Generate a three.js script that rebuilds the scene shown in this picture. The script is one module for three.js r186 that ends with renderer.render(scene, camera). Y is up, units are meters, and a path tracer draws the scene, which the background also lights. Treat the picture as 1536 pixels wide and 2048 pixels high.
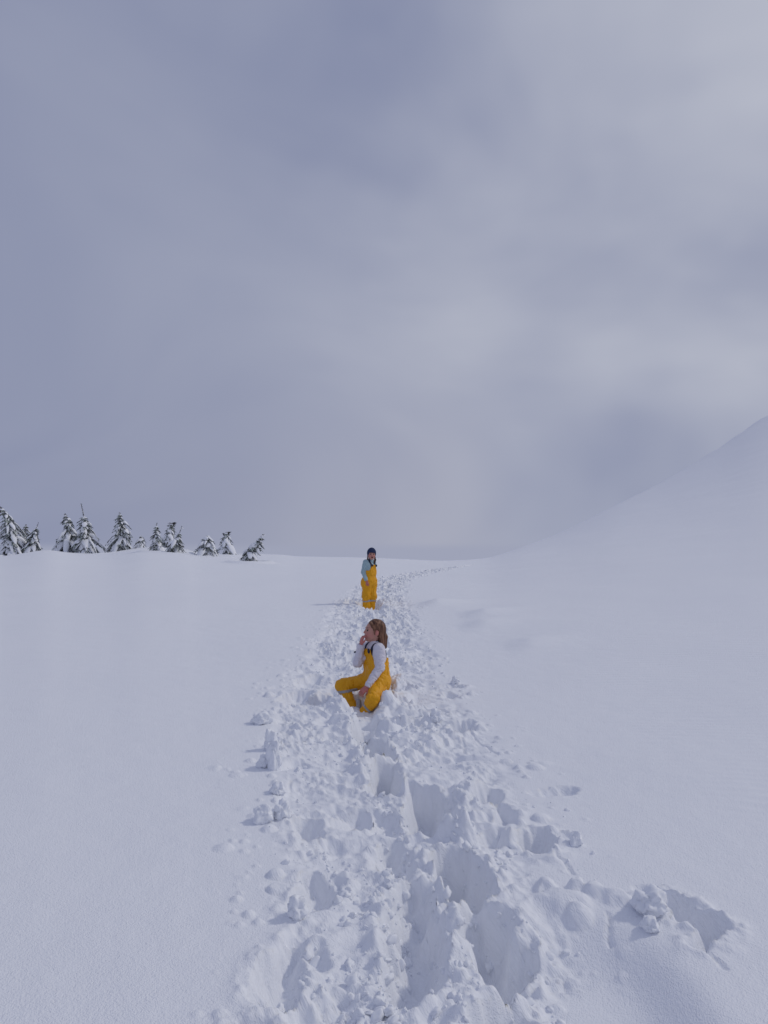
import * as THREE from 'three';
import { mergeGeometries } from 'three/addons/utils/BufferGeometryUtils.js';

// ---------------------------------------------------------------- camera, sky, sun, exposure
const EXPOSURE = 0.38;
const scene = new THREE.Scene();
const camera = new THREE.PerspectiveCamera(67, 0.75, 0.1, 600);
camera.position.set(0, 1.5, 0);
camera.rotation.x = THREE.MathUtils.degToRad(2.5);

const renderer = new THREE.WebGLRenderer({ antialias: true });
renderer.setSize(768, 1024);
renderer.toneMapping = THREE.LinearToneMapping;
renderer.toneMappingExposure = EXPOSURE;
renderer.shadowMap.enabled = true;

const { clamp, lerp, smoothstep, degToRad } = THREE.MathUtils;
const SUN_AZ = degToRad(78), SUN_EL = degToRad(44);   // to the right of the view, slightly ahead
const SUN = new THREE.Vector3(Math.sin(SUN_AZ) * Math.cos(SUN_EL), Math.sin(SUN_EL), -Math.cos(SUN_AZ) * Math.cos(SUN_EL));
const sun = new THREE.DirectionalLight(new THREE.Color().setRGB(1, 0.935, 0.80), 2.18);
sun.position.copy(SUN).multiplyScalar(60);
sun.castShadow = true;
sun.shadow.radius = 8;
sun.shadow.mapSize.set(2048, 2048);
Object.assign(sun.shadow.camera, { left: -60, right: 60, top: 60, bottom: -60, near: 1, far: 200 });
scene.add(sun, sun.target);

// ---------------------------------------------------------------- randomness and noise
function rng(seed) {
  let a = seed >>> 0;
  return () => { a = (a + 0x6d2b79f5) | 0; let t = Math.imul(a ^ (a >>> 15), 1 | a); t = (t + Math.imul(t ^ (t >>> 7), 61 | t)) ^ t; return ((t ^ (t >>> 14)) >>> 0) / 4294967296; };
}
const PERM = new Uint8Array(512);
{ const r = rng(11), p = [...Array(256).keys()]; for (let i = 255; i > 0; i--) { const j = (r() * (i + 1)) | 0; [p[i], p[j]] = [p[j], p[i]]; } for (let i = 0; i < 512; i++) PERM[i] = p[i & 255]; }
const fade = (t) => t * t * t * (t * (t * 6 - 15) + 10);
const G2 = [...Array(16)].map((_, i) => [Math.cos(i * Math.PI / 8), Math.sin(i * Math.PI / 8)]);
function n2(x, y) {                                    // gradient noise, about -0.7 ... 0.7
  const xi = Math.floor(x), yi = Math.floor(y), fx = x - xi, fy = y - yi, X = xi & 255, Y = yi & 255, u = fade(fx), v = fade(fy);
  const g = (a, b, dx, dy) => { const k = G2[PERM[PERM[a & 255] + (b & 255)] & 15]; return k[0] * dx + k[1] * dy; };
  const a = g(X, Y, fx, fy), b = g(X + 1, Y, fx - 1, fy), c = g(X, Y + 1, fx, fy - 1), e = g(X + 1, Y + 1, fx - 1, fy - 1);
  return a + u * (b - a) + v * (c - a + u * (a - b - c + e));
}
function n3(x, y, z) {
  const xi = Math.floor(x), yi = Math.floor(y), zi = Math.floor(z), fx = x - xi, fy = y - yi, fz = z - zi, u = fade(fx), v = fade(fy), w = fade(fz);
  const g = (a, b, c, dx, dy, dz) => {
    const h = PERM[PERM[PERM[(xi + a) & 255] + ((yi + b) & 255)] + ((zi + c) & 255)] & 15, p = h < 8 ? dx : dy, q = h < 4 ? dy : h === 12 || h === 14 ? dx : dz;
    return ((h & 1) ? -p : p) + ((h & 2) ? -q : q);
  };
  const l = (a, b, t) => a + t * (b - a);
  return l(l(l(g(0, 0, 0, fx, fy, fz), g(1, 0, 0, fx - 1, fy, fz), u), l(g(0, 1, 0, fx, fy - 1, fz), g(1, 1, 0, fx - 1, fy - 1, fz), u), v),
    l(l(g(0, 0, 1, fx, fy, fz - 1), g(1, 0, 1, fx - 1, fy, fz - 1), u), l(g(0, 1, 1, fx, fy - 1, fz - 1), g(1, 1, 1, fx - 1, fy - 1, fz - 1), u), v), w);
}
const fbm2 = (x, y, o) => { let s = 0, a = 1; for (let i = 0; i < o; i++) { s += a * n2(x, y); x = x * 2.03 + 17.1; y = y * 2.03 + 5.7; a *= 0.5; } return s; };
const fbm3 = (x, y, z, o) => { let s = 0, a = 1; for (let i = 0; i < o; i++) { s += a * n3(x, y, z); x = x * 2.03 + 7.1; y = y * 2.03 + 3.7; z = z * 2.03 + 1.3; a *= 0.5; } return s; };
const sstep = (a, b, x) => { const t = x <= a ? 0 : x >= b ? 1 : (x - a) / (b - a); return t * t * (3 - 2 * t); };
function curve(xs, ys) {                               // monotone-ish smooth interpolation through a short table
  const n = xs.length, m = xs.map((_, i) => {
    if (i === 0 || i === n - 1) return i === 0 ? (ys[1] - ys[0]) / (xs[1] - xs[0]) : (ys[n - 1] - ys[n - 2]) / (xs[n - 1] - xs[n - 2]);
    return (ys[i + 1] - ys[i - 1]) / (xs[i + 1] - xs[i - 1]);
  });
  return (x) => {
    if (x <= xs[0]) return ys[0]; if (x >= xs[n - 1]) return ys[n - 1];
    let i = 0; while (x > xs[i + 1]) i++;
    const h = xs[i + 1] - xs[i], t = (x - xs[i]) / h, t2 = t * t, t3 = t2 * t;
    return (2 * t3 - 3 * t2 + 1) * ys[i] + (t3 - 2 * t2 + t) * h * m[i] + (-2 * t3 + 3 * t2) * ys[i + 1] + (t3 - t2) * h * m[i + 1];
  };
}

// ---------------------------------------------------------------- sky: thin veiled cloud, brighter towards the hidden sun
{
  const W = 1024, H = 512, data = new Float32Array(W * H * 4);
  const dirOf = (azDeg, elDeg) => { const a = degToRad(azDeg), e = degToRad(elDeg); return [Math.sin(a) * Math.cos(e), Math.sin(e), -Math.cos(a) * Math.cos(e)]; };
  // soft cloud patches: azimuth right of the view, elevation, size (degrees), brightness
  const patches = [[15.5, 12.4, 3.0, 0.2], [6.5, 16, 3.8, 0.09], [24.5, 11.5, 4, 0.22], [11, 3, 4, -0.06], [28, 32, 7, 0.2], [25, 18.5, 4.5, -0.09], [15.5, 7, 4.2, -0.15], [18.5, 8, 3, -0.08], [17, 22, 8, -0.02], [-4, 31, 9, -0.12], [3, 34, 6, -0.12], [14, 33, 5, 0.05], [25, 24, 5, 0.07], [25, 17, 4, -0.05], [2, 13, 9, 0.02], [19, 14, 2.5, 0.05], [21, 10, 2.5, 0.05], [11, 13, 2.5, -0.03], [-9, 8, 6, -0.02],
    [60, 14, 9, -0.06], [95, 30, 12, 0.08], [-60, 20, 12, 0.05], [-110, 35, 14, 0.06], [170, 25, 14, 0.07], [130, 15, 10, -0.05], [-160, 50, 14, -0.04], [40, 62, 14, 0.05], [-40, 60, 14, -0.03]].map(([a, e, s, b]) => [...dirOf(a, e), Math.pow(degToRad(s), 2), b]);
  for (let row = 0; row < H; row++) {
    const el = ((row + 0.5) / H - 0.5) * Math.PI, y = Math.sin(el), ce = Math.cos(el);
    for (let col = 0; col < W; col++) {
      const az = ((col + 0.5) / W - 0.5) * 2 * Math.PI, x = Math.cos(az) * ce, z = Math.sin(az) * ce;
      const a = Math.acos(clamp(x * SUN.x + y * SUN.y + z * SUN.z, -1, 1));
      let g = 0.34 * Math.exp(-Math.pow(a / 0.55, 2)) + (0.09 + 0.24 * sstep(-0.44, 0.16, x + 0.1 * n3(x * 2.2, y * 4, z * 2.2 + 9))) * (1 - 0.6 * sstep(0.45, 0.9, y));
      const wx = 0.35 * n3(x * 2 + 5, y * 3, z * 2), wy = 0.3 * n3(x * 2, y * 3 + 8, z * 2), soft = sstep(0.1, 0.34, g);
      g += 0.085 * fbm3((x + wx) * 2.6 + 2, (y + wy) * 4.2, z * 2.6, 4) + soft * (0.07 * fbm3((x + wx * 0.5) * 7, (y + wy * 0.5) * 9.5 + 3, z * 7, 3) + 0.025 * fbm3((x + wx) * 17, (y + wy) * 22, z * 17, 2));
      let q = 0;
      for (const p of patches) { const c = p[0] * x + p[1] * y + p[2] * z; if (c > 0.7) q += p[4] * Math.exp(-2 * (1 - c) / p[3] * (1 + 0.5 * n3(x * 7, y * 12, z * 7) + 0.6 * n3(x * 19, y * 26, z * 19))); }
      g += q;
      const low = Math.exp(-Math.pow(Math.max(0, y) / 0.16, 2)) * sstep(-0.6, 0.1, x) * (1 - sstep(0.06, 0.2, x));
      if (y < 0) g = 0.27;
      const k = (row * W + col) * 4, s = 1 / EXPOSURE;
      data[k] = s * (0.241 + 0.355 * g + 0.016 * low); data[k + 1] = s * (0.271 + 0.342 * g + 0.008 * low); data[k + 2] = s * (0.399 + 0.275 * g - 0.004 * low); data[k + 3] = 1;
    }
  }
  const t = new THREE.DataTexture(data, W, H, THREE.RGBAFormat, THREE.FloatType);
  t.mapping = THREE.EquirectangularReflectionMapping; t.magFilter = THREE.LinearFilter; t.minFilter = THREE.LinearFilter; t.needsUpdate = true;
  scene.background = t; scene.environment = t;
}

// ---------------------------------------------------------------- materials
function grainTexture(size, fn) {
  const d = new Uint8Array(size * size * 4);
  for (let j = 0; j < size; j++) for (let i = 0; i < size; i++) { const v = clamp(fn(i / size, j / size), 0, 1) * 255, k = (j * size + i) * 4; d[k] = d[k + 1] = d[k + 2] = v; d[k + 3] = 255; }
  const t = new THREE.DataTexture(d, size, size); t.wrapS = t.wrapT = THREE.RepeatWrapping; t.magFilter = THREE.LinearFilter; t.minFilter = THREE.LinearFilter; t.needsUpdate = true; return t;
}
// tileable grain: gradient noise wraps at 256 lattice cells, so whole-number frequencies that divide it repeat seamlessly
const wrapNoise = (u, v, f) => { const tau = 256 / f; return n2((u * 256) / tau, (v * 256) / tau); };
const grain = grainTexture(1024, (u, v) => 0.5 + 0.34 * wrapNoise(u, v, 256) + 0.26 * wrapNoise(u, v, 128) + 0.2 * wrapNoise(u, v, 64) + 0.14 * wrapNoise(u, v, 32));
const snowMat = new THREE.MeshPhysicalMaterial({ color: new THREE.Color().setRGB(0.855, 0.875, 0.928), roughness: 0.8, specularIntensity: 0.35, bumpMap: grain, bumpScale: 0.0045 });
const lumpMat = new THREE.MeshPhysicalMaterial({ color: new THREE.Color().setRGB(0.855, 0.875, 0.928), roughness: 0.85, specularIntensity: 0.3 });
const lin = (r, g, b) => new THREE.Color().setRGB(r, g, b);
const skinMat = new THREE.MeshPhysicalMaterial({ vertexColors: true, roughness: 0.5, specularIntensity: 0.5 });
const yellowMat = new THREE.MeshPhysicalMaterial({ color: lin(0.74, 0.345, 0.006), roughness: 0.45, specularIntensity: 0.55 });
const whiteShirt = new THREE.MeshPhysicalMaterial({ color: lin(0.66, 0.64, 0.72), roughness: 0.9, sheen: 0.3, sheenRoughness: 0.6 });
const blueShirt = new THREE.MeshPhysicalMaterial({ color: lin(0.33, 0.45, 0.5), roughness: 0.9, sheen: 0.3, sheenRoughness: 0.6 });
const navyMat = new THREE.MeshStandardMaterial({ color: lin(0.01, 0.012, 0.04), roughness: 0.75 });
const knitMat = new THREE.MeshStandardMaterial({ color: lin(0.012, 0.026, 0.085), roughness: 0.95 });
const bandMat = new THREE.MeshStandardMaterial({ color: lin(0.34, 0.33, 0.34), roughness: 0.5 });
const bootMat = new THREE.MeshStandardMaterial({ color: lin(0.34, 0.33, 0.33), roughness: 0.7 });
const soleMat = new THREE.MeshStandardMaterial({ color: lin(0.03, 0.03, 0.035), roughness: 0.8 });
const hairMat = new THREE.MeshPhysicalMaterial({ vertexColors: true, roughness: 0.5, specularIntensity: 0.5 });
const eyeMat = new THREE.MeshStandardMaterial({ color: lin(0.03, 0.02, 0.015), roughness: 0.25 });
const needleMat = new THREE.MeshStandardMaterial({ vertexColors: true, roughness: 0.9, side: THREE.DoubleSide });
const barkMat = new THREE.MeshStandardMaterial({ color: lin(0.06, 0.05, 0.045), roughness: 0.95 });
const treeSnowMat = new THREE.MeshPhysicalMaterial({ color: lin(0.86, 0.875, 0.92), roughness: 0.85, specularIntensity: 0.3 });

const taken = {};
const numbered = (n) => { const k = taken[n] = (taken[n] ?? -1) + 1; return k ? n + '_' + String(k).padStart(3, '0') : n; };
function tag(o, label, category, group) { Object.assign(o.userData, { label, category }); if (group) o.userData.group = group; return o; }
function mesh(name, geometry, material, parent) { const m = new THREE.Mesh(geometry, material); m.name = name; m.castShadow = m.receiveShadow = true; parent.add(m); return m; }

// ---------------------------------------------------------------- the terrain: y = ground(x, d), d metres ahead of the camera (-z)
const rise = curve([-12, 0, 2.3, 7.4, 11, 15, 22, 30, 38, 45, 70], [0, 0, 0, 0.1, 0.26, 0.42, 0.57, 0.68, 0.76, 0.8, 0.8]);
// the crest line as seen from the trail head: bearing (tangent) -> slope up to the crest, distance of the crest
const U0 = [-0.9, -0.56, -0.497, -0.438, -0.404, -0.356, -0.317, -0.302, -0.258, -0.238, -0.199, -0.141, -0.108, -0.018, 0.066, 0.084, 0.134, 0.176, 0.234, 0.299, 0.363, 0.434, 0.497, 0.6, 0.8, 1.2];
const V0 = [-0.012, -0.012, -0.0137, -0.0055, -0.0090, -0.0097, -0.0040, -0.0034, -0.0055, -0.0085, -0.0098, -0.0112, -0.0137, -0.0155, -0.0192, -0.0192, -0.0155, -0.0026, 0.020, 0.0524, 0.0847, 0.127, 0.1695, 0.225, 0.27, 0.30];
const crestSlope = curve(U0, V0);
const crestFar = curve([-1.2, -0.5, -0.3, -0.15, 0.05, 0.14, 0.25, 0.4, 0.6, 1.2], [40, 41, 42, 45, 48, 52, 60, 70, 78, 80]);
const MOUNDS = [[0.98, 14.6, 0.3, 0.115], [1.66, 12.95, 0.32, 0.10], [1.5, 11.75, 0.3, 0.085], [1.86, 9.95, 0.28, 0.06]];   // wind-smoothed bumps on the right
const WELLS = [];                                       // hollows blown round the trees: x, d, radius, depth
function swell(x, d) {
  const dd = Math.max(d, 1.5), u = x / dd, D = crestFar(u), t = clamp(d / D, -0.2, 1);
  const e = crestSlope(u), top = 1.5 + e * D;
  const S = t <= 0 ? 0 : Math.pow(t, 2.1) * (1 + 0.05 * (1 - t)), lift = top - rise(D);
  let y = rise(Math.min(d, D)) + lift * S;
  if (d > D) { const o = d - D; y += -0.012 * o * o / (1 + 0.06 * o) + Math.max(e, -0.02) * o * 0.5 * Math.exp(-o * 0.2); }
  const far = sstep(3, 14, d);
  y += far * (0.05 * n2(x * 0.21 + 3, d * 0.13) + 0.02 * n2(x * 0.6, d * 0.33 + 9)) * (1 - 0.7 * sstep(0.75, 1, t));
  y += 0.022 * n2(x * 0.55 + 40, d * 0.7) * sstep(0.9, 1.8, Math.abs(x - 0.15));
  for (const m of MOUNDS) {                            // small drifts: a short steep face on the left, a crisp crest, a long tail to the right
    const dx = x - m[0]; if (dx < -m[2] * 2 || dx > m[2] * 7) continue;
    const b = (d - m[1] - 0.5 * dx) / (m[2] * (1.5 + 0.2 * Math.abs(dx) / m[2])), f = dx < 0 ? sstep(-1.5, 0.25, dx / m[2]) : 1 / (1 + (dx / (m[2] * 1.7)) ** 2) - 0.05;
    if (b * b < 9) y += m[3] * Math.max(0, f) * Math.exp(-b * b);
  }
  for (const w of WELLS) { const q = ((x - w[0]) ** 2 + ((d - w[1]) * (d < w[1] ? 1.0 : 0.7)) ** 2) / (w[2] * w[2]); if (q < 9) y += -w[3] * Math.exp(-q) + w[3] * 0.55 * Math.exp(-(q - 2.2) * (q - 2.2) * 0.7); }
  return y;
}
const trailX = curve([1, 2.4, 4, 6, 7.5, 10, 15, 22, 25, 30, 36, 44], [0.05, 0.08, 0.12, -0.05, -0.2, -0.16, -0.22, 0.25, 0.95, 2.25, 4.2, 7]);
const trailW = curve([1, 2.4, 4, 6, 7.5, 10, 15, 22, 30, 36], [0.46, 0.5, 0.7, 0.82, 0.8, 0.78, 0.66, 0.55, 0.42, 0.1]);

// troughs and holes trodden into the snow: points [x, d, half width, depth]
const TROUGHS = [
  [[0.12, 1.6, 0.08, 0.25], [0.11, 2.3, 0.08, 0.22]],
  [[0.095, 2.66, 0.065, 0.22], [0.115, 2.85, 0.09, 0.27], [0.105, 3.1, 0.088, 0.28], [0.09, 3.4, 0.05, 0.2]],
  [[0.42, 1.8, 0.1, 0.3], [0.41, 2.25, 0.1, 0.3], [0.4, 2.56, 0.09, 0.3]],
  [[0.41, 2.78, 0.07, 0.28], [0.42, 2.98, 0.11, 0.36], [0.405, 3.18, 0.1, 0.34]],
  [[0.375, 3.42, 0.12, 0.4], [0.34, 3.7, 0.1, 0.38]],
  [[0.23, 4.08, 0.07, 0.34], [0.28, 4.28, 0.14, 0.40], [0.26, 4.55, 0.12, 0.40], [0.17, 4.78, 0.05, 0.3]],
  [[0.0, 4.66, 0.07, 0.38], [0.005, 4.9, 0.10, 0.44], [0.0, 5.15, 0.09, 0.42]],
  [[-0.04, 5.42, 0.09, 0.36], [-0.09, 5.75, 0.1, 0.4]],
  [[-0.12, 6.0, 0.08, 0.38], [-0.13, 6.3, 0.078, 0.36], [-0.15, 6.65, 0.085, 0.2]],
  [[-0.16, 6.8, 0.1, 0.13], [-0.22, 7.0, 0.14, 0.12], [-0.26, 7.2, 0.12, 0.11], [-0.2, 7.3, 0.12, 0.1]],
  [[-0.37, 5.85, 0.07, 0.2], [-0.24, 5.88, 0.08, 0.26]],
  [[-0.17, 4.18, 0.08, 0.13], [-0.16, 4.32, 0.08, 0.13]],
  [[0.0, 4.12, 0.055, 0.13], [0.01, 4.28, 0.05, 0.11]],
  [[0.06, 3.6, 0.06, 0.19], [0.04, 3.88, 0.06, 0.17]],
  [[-0.4, 4.0, 0.05, 0.14], [-0.4, 4.18, 0.055, 0.14]],
  [[-0.32, 3.26, 0.06, 0.16], [-0.3, 3.46, 0.07, 0.16]],
  [[-0.37, 2.64, 0.05, 0.15], [-0.35, 2.8, 0.07, 0.16], [-0.34, 2.95, 0.04, 0.12]],
  [[-0.4, 2.36, 0.055, 0.14], [-0.4, 2.44, 0.05, 0.14]],
  [[0.76, 3.84, 0.06, 0.26], [0.78, 3.95, 0.065, 0.26]],
  [[0.6, 4.55, 0.055, 0.15], [0.61, 4.66, 0.05, 0.15]],
  [[0.64, 4.22, 0.035, 0.12], [0.66, 4.42, 0.03, 0.12]],
  [[0.53, 3.95, 0.075, 0.13], [0.58, 4.05, 0.06, 0.13]],
  [[0.93, 4.63, 0.05, 0.09], [1.08, 4.68, 0.05, 0.08]],
  [[1.14, 3.38, 0.02, 0.1], [1.2, 3.22, 0.05, 0.2], [1.23, 3.06, 0.05, 0.2], [1.18, 2.94, 0.02, 0.12]],
  [[0.59, 6.08, 0.06, 0.2], [0.61, 6.28, 0.065, 0.2]],
  [[0.03, 6.4, 0.08, 0.14], [0.24, 6.38, 0.08, 0.14]],
  [[-0.85, 7.1, 0.09, 0.13], [-0.8, 7.4, 0.09, 0.13]],
  [[-0.82, 7.95, 0.09, 0.1], [-0.74, 8.2, 0.07, 0.1]],
  [[-0.62, 7.2, 0.05, 0.1], [-0.55, 7.35, 0.04, 0.1]],
  [[0.2, 7.55, 0.08, 0.2], [0.22, 7.85, 0.07, 0.2]],
  [[0.63, 7.7, 0.05, 0.13], [0.72, 7.72, 0.045, 0.12]],
  [[0.6, 7.25, 0.05, 0.12], [0.62, 7.38, 0.04, 0.12]],
  [[0.1, 9.0, 0.06, 0.14], [0.12, 9.2, 0.05, 0.14]],
  [[-0.3, 9.8, 0.1, 0.2], [-0.27, 10.2, 0.09, 0.2]],
  [[-0.27, 14.3, 0.16, 0.16], [-0.28, 14.8, 0.2, 0.18]],
];
const DRAGS = [[[0.905, 3.2], [0.872, 3.04]], [[0.805, 3.82], [0.86, 3.55]], [[1.18, 2.9], [1.2, 2.78]], [[0.66, 6.0], [0.79, 5.45]], [[0.1, 6.2], [0.16, 5.95]], [[0.6, 6.0], [0.57, 5.55]], [[-0.58, 4.92], [-0.57, 4.72]]];   // thin drag marks of a stick
const BUMPS = [[0.14, 4.58, 0.055, 0.11], [0.285, 3.97, 0.05, 0.07], [0.36, 3.95, 0.055, 0.09], [0.44, 3.93, 0.06, 0.09], [0.245, 3.1, 0.04, 0.05], [0.235, 2.9, 0.04, 0.05], [0.255, 3.4, 0.05, 0.06], [0.25, 3.62, 0.05, 0.05],
  [-0.3, 6.15, 0.1, 0.07], [-0.33, 6.45, 0.1, 0.06], [0.03, 6.05, 0.07, 0.06], [0.25, 5.9, 0.25, 0.05], [0.5, 4.72, 0.1, 0.06], [0.42, 4.5, 0.06, 0.06], [0.6, 4.0, 0.06, 0.05], [0.13, 7.25, 0.14, 0.07], [0.05, 6.98, 0.085, 0.1], [-0.4, 6.9, 0.12, 0.08], [0.1, 7.6, 0.25, 0.05],
  [0.75, 3.3, 0.08, 0.035], [0.9, 3.36, 0.05, 0.045], [0.83, 3.42, 0.035, 0.05], [0.7, 3.42, 0.04, 0.04], [0.98, 3.3, 0.05, 0.035], [0.03, 2.95, 0.05, 0.02]];
{
  const r = rng(5);
  for (let d = 8.3, k = 0; d < 31; d += 0.19 + 0.012 * d) {            // footsteps further up the trail
    k++;
    const s = k % 2 ? 1 : -1, x = trailX(d) + s * (0.1 + 0.05 * r()) + (r() - 0.5) * 0.12, w = 0.05 + 0.045 * r(), p = (0.16 + 0.14 * r()) * (1 - sstep(18, 32, d) * 0.5);
    TROUGHS.push([[x, d, w, p], [x + (r() - 0.5) * 0.06, d + 0.18 + 0.2 * r(), w * 0.8, p * 0.9]]);
    if (r() < 0.75) { const o = (r() * 2 - 1) * trailW(d) * 0.85; TROUGHS.push([[trailX(d) + o, d + r() * 0.2, 0.03 + 0.04 * r(), 0.05 + 0.08 * r()], [trailX(d) + o + (r() - 0.5) * 0.2, d + r() * 0.35, 0.03 + 0.03 * r(), 0.05 + 0.07 * r()]]); }
  }
  for (let k = 0; k < 46; k++) { const d = 2.4 + 5.5 * r(), o = (r() * 2 - 1) * trailW(d) * 0.8; TROUGHS.push([[trailX(d) + o, d, 0.018 + 0.03 * r(), 0.03 + 0.05 * r()], [trailX(d) + o + (r() - 0.5) * 0.1, d + 0.1 * r(), 0.02 + 0.02 * r(), 0.03 + 0.04 * r()]]); }
}
// bins of half a metre along the trail
const BIN = 0.5, bins = new Map();
const toBin = (kind, f, lo, hi) => { for (let b = Math.floor((lo - 0.35) / BIN); b <= Math.floor((hi + 0.35) / BIN); b++) { if (!bins.has(b)) bins.set(b, { t: [], g: [], b: [] }); bins.get(b)[kind].push(f); } };
for (const t of TROUGHS) toBin('t', t, Math.min(...t.map((p) => p[1])), Math.max(...t.map((p) => p[1])));
for (const t of DRAGS) toBin('g', t, Math.min(t[0][1], t[1][1]), Math.max(t[0][1], t[1][1]));
for (const b of BUMPS) toBin('b', b, b[1] - b[2], b[1] + b[2]);
const NONE = { t: [], g: [], b: [] };
function alongSegment(p, q, x, d) {
  const dx = q[0] - p[0], dd = q[1] - p[1], t = clamp(((x - p[0]) * dx + (d - p[1]) * dd) / (dx * dx + dd * dd + 1e-9), 0, 1);
  return [Math.hypot(x - p[0] - dx * t, d - p[1] - dd * t), t];
}
function hash2(a, b, s) { let h = Math.imul(a, 374761393) ^ Math.imul(b, 668265263) ^ Math.imul(s, 974634777); h = Math.imul(h ^ (h >>> 13), 1274126177); return ((h ^ (h >>> 16)) >>> 0) / 4294967296; }
function crumbs(x, d, cell, dense, s) {                // rounded clods lying on the snow
  const i = Math.floor(x / cell), j = Math.floor(d / cell); let m = 0;
  for (let a = -1; a <= 1; a++) for (let b = -1; b <= 1; b++) {
    const h = hash2(i + a, j + b, s); if (h > dense) continue;
    const cx = (i + a + hash2(i + a, j + b, s + 1)) * cell, cd = (j + b + hash2(i + a, j + b, s + 2)) * cell, r = cell * (0.22 + 0.4 * hash2(i + a, j + b, s + 3)), q = r * r - (x - cx) ** 2 - (d - cd) ** 2;
    if (q > 0) m = Math.max(m, Math.sqrt(q) * (0.6 + 0.5 * hash2(i + a, j + b, s + 4)));
  }
  return m;
}
function trodden(x, d) {                                // what walking did to the smooth snow
  const c = x - trailX(d), w = trailW(d);
  if (d < 1 || d > 38 || Math.abs(c) > 2.2) return 0;
  const far = sstep(8, 20, d), edge = Math.abs(c) / w + 0.34 * n2(x * 2.1, d * (2.1 - far)) + 0.16 * n2(x * 7, d * 6);
  const m = (1 - sstep(0.72, 1.06, edge)) * sstep(0.06, 0.2, w), m2 = 1 - sstep(0.95, 1.5, edge);
  let y = 0;
  if (m2 > 0) {
    const calm = 0.5 + 0.5 * sstep(3.2, 6.5, d);
    const lump = Math.abs(n2(x * 5.3, d * 5.3 + 3)), lump2 = Math.abs(n2(x * 12.7 + 9, d * 12.7));
    const patch = 0.18 + 0.82 * sstep(-0.12, 0.28, n2(x * 1.9 + 8, d * 1.6));
    y += calm * m * (0.085 * (0.25 - lump) * (1 + far) + 0.05 * n2(x * 2.7, d * 2.5 + 60) + patch * 0.04 * (0.22 - lump2) - 0.03);
    y += calm * patch * m * Math.max(crumbs(x, d, 0.13, 0.2, 3) * 0.6, crumbs(x, d, 0.06, 0.3, 17) * 0.65, crumbs(x, d, 0.035, 0.5, 31) * 0.8);
    y += m2 * (1 - m) * Math.max(crumbs(x, d, 0.09, 0.07, 53) * 0.8, crumbs(x, d, 0.045, 0.1, 59) * 0.8);
    y += m * ((0.009 + 0.006 * calm) * fbm2(x * 22, d * 22, 3) * (0.45 + patch) + 0.5 * (0.3 + patch) * crumbs(x, d, 0.022, 0.55, 91));
  }
  const bin = bins.get(Math.floor(d / BIN)) ?? NONE;
  // jagged rims: the point is shifted by noise before its distance to a trough is taken
  const j1 = n2(x * 8 + 31, d * 8), j2 = n2(x * 8, d * 8 + 71), k1 = n2(x * 27, d * 27 + 5), k2 = n2(x * 27 + 50, d * 27);
  const i1 = n2(x * 3.1 + 12, d * 3.1), wx = x + 0.06 * i1 + 0.05 * j1 + 0.014 * k1 + 0.004 * n2(x * 70, d * 70), wd = d + 0.055 * j2 + 0.022 * k2;
  let down = 0, rim = 0;
  for (const t of bin.t) {
    let best = 0, rb = 0;
    for (let i = 0; i + 1 < t.length; i++) {
      const p = t[i], q = t[i + 1], [s, f] = alongSegment(p, q, wx, wd), hw = (p[2] + (q[2] - p[2]) * f) * 1.02;
      if (s > hw + 0.16) continue;
      const depth = (p[3] + (q[3] - p[3]) * f) * 0.7, wall = clamp((hw + 0.026 - s) / (0.045 + 0.28 * depth), 0, 1);
      best = Math.max(best, depth * lerp(1 - (1 - wall) ** 2, wall * wall * (3 - 2 * wall), 0.45));
      if (depth > 0.07) rb = Math.max(rb, Math.exp(-(((s - hw - 0.05) / 0.045) ** 2)) * Math.min(1, depth / 0.22));
    }
    down = Math.max(down, best); rim = Math.max(rim, rb);
  }
  const floor = down > 0 ? sstep(0.04, 0.15, down) : 0;
  y = y * (1 - 0.75 * floor) - down;
  if (down > 0.05) y += floor * (0.02 * n2(x * 11 + 4, d * 9) + 0.008 * n2(x * 40, d * 30));
  if (rim > 0) y += rim * (1 - floor) * (0.012 + 0.05 * Math.max(0, n2(x * 14, d * 14 + 40) + 0.12) + 0.5 * crumbs(x, d, 0.07, 0.4, 77) + 0.8 * crumbs(x, d, 0.034, 0.55, 79) + 0.007 * n2(x * 46, d * 46));
  for (const b of bin.b) { const q = ((wx - b[0]) ** 2 + (wd - b[1]) ** 2) / (b[2] * b[2]); if (q < 5) y += b[3] * Math.exp(-q * q * 0.8) * (1 - 0.8 * floor); }
  for (const t of bin.g) { const [s] = alongSegment(t[0], t[1], x + 0.02 * j1 + 0.008 * k1, d); if (s < 0.03) y -= 0.011 * (1 - sstep(0.003, 0.012, s)); }
  const sx = (x - 0.7) / 0.26, sd = d < 2.7 ? (d - 2.7) / 0.7 : (d - 2.7) / 0.42, q = sx * sx + sd * sd;   // slumped bank on the right
  if (q < 6) y -= 0.12 * Math.exp(-q * q * 0.7);
  return y;
}
function ripples(x, d) {                                // fine wind ripples on the open slope to the right
  const m = sstep(1.5, 2.4, x) * sstep(2, 4, d) * (1 - sstep(9, 16, d)) * (0.4 + 0.6 * sstep(-0.2, 0.2, n2(x * 0.8, d * 0.7)));
  return m > 0 ? m * 0.0022 * Math.sin(d * 62 + x * 9 + 6 * n2(x * 1.3, d * 2.2)) : 0;
}
function ground(x, d) {
  const near = 1 - sstep(10, 20, d);
  return swell(x, d) + trodden(x, d) + ripples(x, d) + near * (0.0035 * fbm2(x * 5, d * 5, 3) + 0.004 * n2(x * 1.6 + 0.5 * d, d * 2.6));
}

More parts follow.
